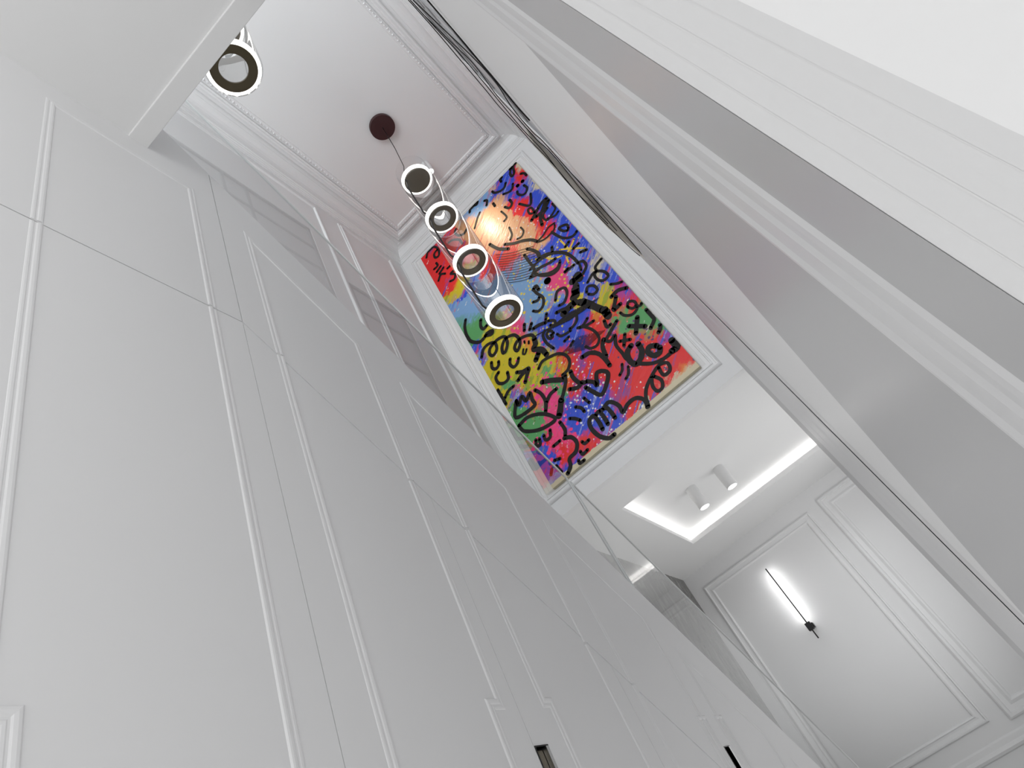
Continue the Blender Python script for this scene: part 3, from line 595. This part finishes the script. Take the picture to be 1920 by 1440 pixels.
# ------------------------------------------------------------------ pendant lights
def pendant(cx, cy, zs, label):
    t = thing('pendant_light', label, 'pendant light', (cx, cy, zs[-1]), 'glass ring pendants in the stairwell')
    m = MB(); m.lathe(cx, cy, [(0, ZT - .002), (.128, ZT - .002), (.128, ZT - .045), (.0, ZT - .045)], 64)
    o = m.build('canopy', M_maroon, t, smooth=True); o['label'] = 'dark red round ceiling canopy'
    m = MB(); m.tube([(cx, cy, ZT - .04), (cx - .012, cy + .004, (ZT + zs[0]) / 2 + .1), (cx - .03, cy - .02, zs[0] + .30), (cx - .075, cy - .085, zs[0] + .02)], .004)
    m.build('cord', M_black, t)
    R = .150
    for k, z in enumerate(zs):
        up = .628 if k else .20
        g = MB()
        prof = [(R - .012, z - .004), (R - .003, z + .004), (R, z + .02), (R, z + up - .04), (R - .003, z + up - .02), (R - .012, z + up)]
        g.lathe(cx, cy, prof, 72)
        gl = g.build('glass_cylinder', M_tube, t, smooth=True)
        # lit ring
        ri = .121
        m = MB(); m.lathe(cx, cy, [(ri, z), (R - .014, z), (R - .010, z + .006), (R - .010, z + .030), (ri, z + .030)], 72, closed=True)
        m.build('led_ring', M_led, gl, smooth=True)
        m = MB()
        if k == 0: m.lathe(cx, cy, [(0, z + .004), (ri, z + .004), (ri, z + .05), (0, z + .05)], 64)
        else: m.lathe(cx, cy, [(.074, z + .002), (ri, z - .001), (ri, z + .012), (.074, z + .016)], 64, closed=True)
        m.build('bronze_ring', M_bronze, gl, smooth=True)
        if k:
            zp = zs[k - 1]
            m = MB(); m.tube([(cx - .070, cy - .075, zp), (cx - .085, cy - .090, zp - .12), (cx - .085, cy - .092, z + .12), (cx - .060, cy - .085, z + .03)], .0075)
            m.build('wire', M_black, t)
    return t
pendant(-.764, 3.146, [5.13, 4.462, 3.805, 3.150], 'stacked clear glass cylinder pendant with four lit rings in front of the painting')
pendant(-.764, 1.095, [5.13, 4.47, 3.80], 'glass ring pendant half hidden behind the low ceiling edge at top left')

# ------------------------------------------------------------------ ceiling spots
def spot(x, y, z0, z1, r, label, group=None):
    t = thing('ceiling_spot', label, 'ceiling light', (x, y, z1), group)
    m = MB(); m.lathe(x, y, [(0, z1), (r, z1), (r, z0 + .004), (r - .003, z0), (r - .008, z0), (r - .008, z0 + .006), (0, z0 + .006)], 48)
    m.build('housing', M_white, t, smooth=True)
    m = MB(); m.lathe(x, y, [(0, z0 + .003), (r - .008, z0 + .003), (r - .008, z0 + .0055), (0, z0 + .0055)], 48)
    m.build('lens', M_lens, t)
    return t
spot(-.840, 5.82, 2.20, ZD + TD, .055, 'white cylinder ceiling spot, the left one in the lit ceiling recess', 'white cylinder spots in the ceiling recess')
spot(-.527, 5.83, 2.20, ZD + TD, .055, 'white cylinder ceiling spot, the right one in the lit ceiling recess', 'white cylinder spots in the ceiling recess')
sp = spot(-.752, 3.80, 6.13, ZT, .045, 'small white ceiling spot partly behind the top pendant ring')

l = bpy.data.lights.new('warm_spot_beam', 'SPOT'); l.energy = 27; l.color = (1.0, .84, .62); l.spot_size = 1.3; l.spot_blend = .8; l.shadow_soft_size = .035
lo = bpy.data.objects.new('warm_spot_beam', l); COL.objects.link(lo); lo.location = (-.752, 3.80, 6.115 + ZO)
lo.rotation_euler = Vector((-.05, .55, -.85)).to_track_quat('-Z', 'Y').to_euler()

# ------------------------------------------------------------------ wall light
t = thing('wall_light', 'slim black vertical rod wall light glowing on the far panelled wall', 'wall light', (-.945, YF, 1.15))
X, Yr = -.945, YF - .085
m = MB(); m.box(X - .006, X + .006, Yr - .006, Yr + .006, 1.045, 1.862); m.build('rod', M_black, t)
m = MB(); m.lathe(X, 0, [(0, 0)], 4)
m = MB(); m.box(X - .028, X + .028, Yr - .03, Yr + .025, 1.135, 1.215); m.build('driver_box', M_black, t, bevel=.004)
m = MB(); m.box(X + .004, X + .04, Yr + .02, YF, 1.150, 1.200); m.build('bracket', M_black, t, bevel=.003)
m = MB(); m.box(X - .004, X + .004, Yr + .006, Yr + .011, 1.24, 1.84); m.build('led_strip', M_ledr, t)

# ------------------------------------------------------------------ black strands standing in for window frame edges on the right wall
CAB = [
[(0.133, 1.453, 3.595), (0.141, 1.688, 3.688), (0.141, 1.925, 3.713), (0.14, 2.175, 3.695), (0.136, 2.3, 3.664), (0.142, 2.467, 3.632), (0.144, 2.633, 3.579), (0.153, 2.825, 3.516), (0.147, 3.158, 3.34), (0.17, 3.492, 3.176), (0.187, 3.625, 3.114)],
[(0.141, 1.472, 3.623), (0.152, 1.737, 3.721), (0.161, 1.912, 3.754), (0.162, 2.131, 3.742), (0.157, 2.333, 3.695), (0.154, 2.529, 3.634), (0.162, 2.721, 3.575), (0.147, 2.975, 3.436), (0.167, 3.325, 3.274)],
[(0.153, 1.497, 3.659), (0.188, 1.825, 3.805), (0.211, 2.05, 3.845), (0.222, 2.256, 3.824), (0.195, 2.425, 3.738), (0.192, 2.612, 3.669), (0.204, 2.721, 3.646), (0.208, 2.975, 3.535), (0.211, 3.242, 3.392), (0.206, 3.642, 3.129)],
[(0.145, 1.587, 3.672), (0.17, 1.862, 3.771), (0.188, 2.075, 3.798), (0.171, 2.287, 3.731), (0.178, 2.487, 3.69), (0.179, 2.654, 3.631), (0.196, 2.808, 3.595), (0.184, 3.092, 3.434), (0.181, 3.408, 3.245)],
[(0.215, 1.591, 3.751), (0.222, 1.817, 3.790), (0.222, 2.030, 3.779), (0.223, 2.214, 3.749), (0.220, 2.415, 3.686), (0.2235, 2.529, 3.653)]]
def smooth_pts(P, n=6):
    P = [Vector(p) for p in P]; Q = []
    for i in range(len(P) - 1):
        p0, p1, p2, p3 = P[max(i - 1, 0)], P[i], P[i + 1], P[min(i + 2, len(P) - 1)]
        for k in range(n):
            t_ = k / n
            Q.append(.5 * ((2 * p1) + (p2 - p0) * t_ + (2 * p0 - 5 * p1 + 4 * p2 - p3) * t_ ** 2 + (3 * p1 - p0 - 3 * p2 + p3) * t_ ** 3))
    return Q + [P[-1]]
CL = ['outermost thin black cable of the bundle, along the cornice', 'second thin black cable of the bundle, just inside the outermost one',
      'black cable that crosses the bundle to its inner side', 'thin dark cable in the middle of the bundle', 'thick black cable hugging the edge of the near white wall']
for i, P in enumerate(CAB):
    m = MB(); m.tube(smooth_pts(P), (.0026, .0027, .0030, .0026, .0048)[i], 8)
    tag(m.build('cable', M_black, None, smooth=True), CL[i], 'cable', 'black cables along the top of the stairwell')
m = MB()  # plain strip for the tan band among the strands
A = [(.168, 2.58, 3.69), (.203, 3.305, 3.387), (.215, 3.765, 3.101)]; B = [(.1402, 2.655, 3.614), (.148, 3.355, 3.273), (.2148, 3.77, 3.097)]
vs = A + B + [(x + .008, y, z) for x, y, z in A + B]
m.add(vs, [(0, 1, 4, 3), (1, 2, 5, 4), (6, 9, 10, 7), (7, 10, 11, 8), (0, 6, 7, 1), (1, 7, 8, 2), (3, 4, 10, 9), (4, 5, 11, 10), (0, 3, 9, 6), (2, 8, 11, 5)])
tag(m.build('cable_tray', M_batten), 'narrow taupe strip carrying the black cables beside the painting wall', 'cable tray')

for o in bpy.data.objects:
    if 'base_' in o: del o['base_']
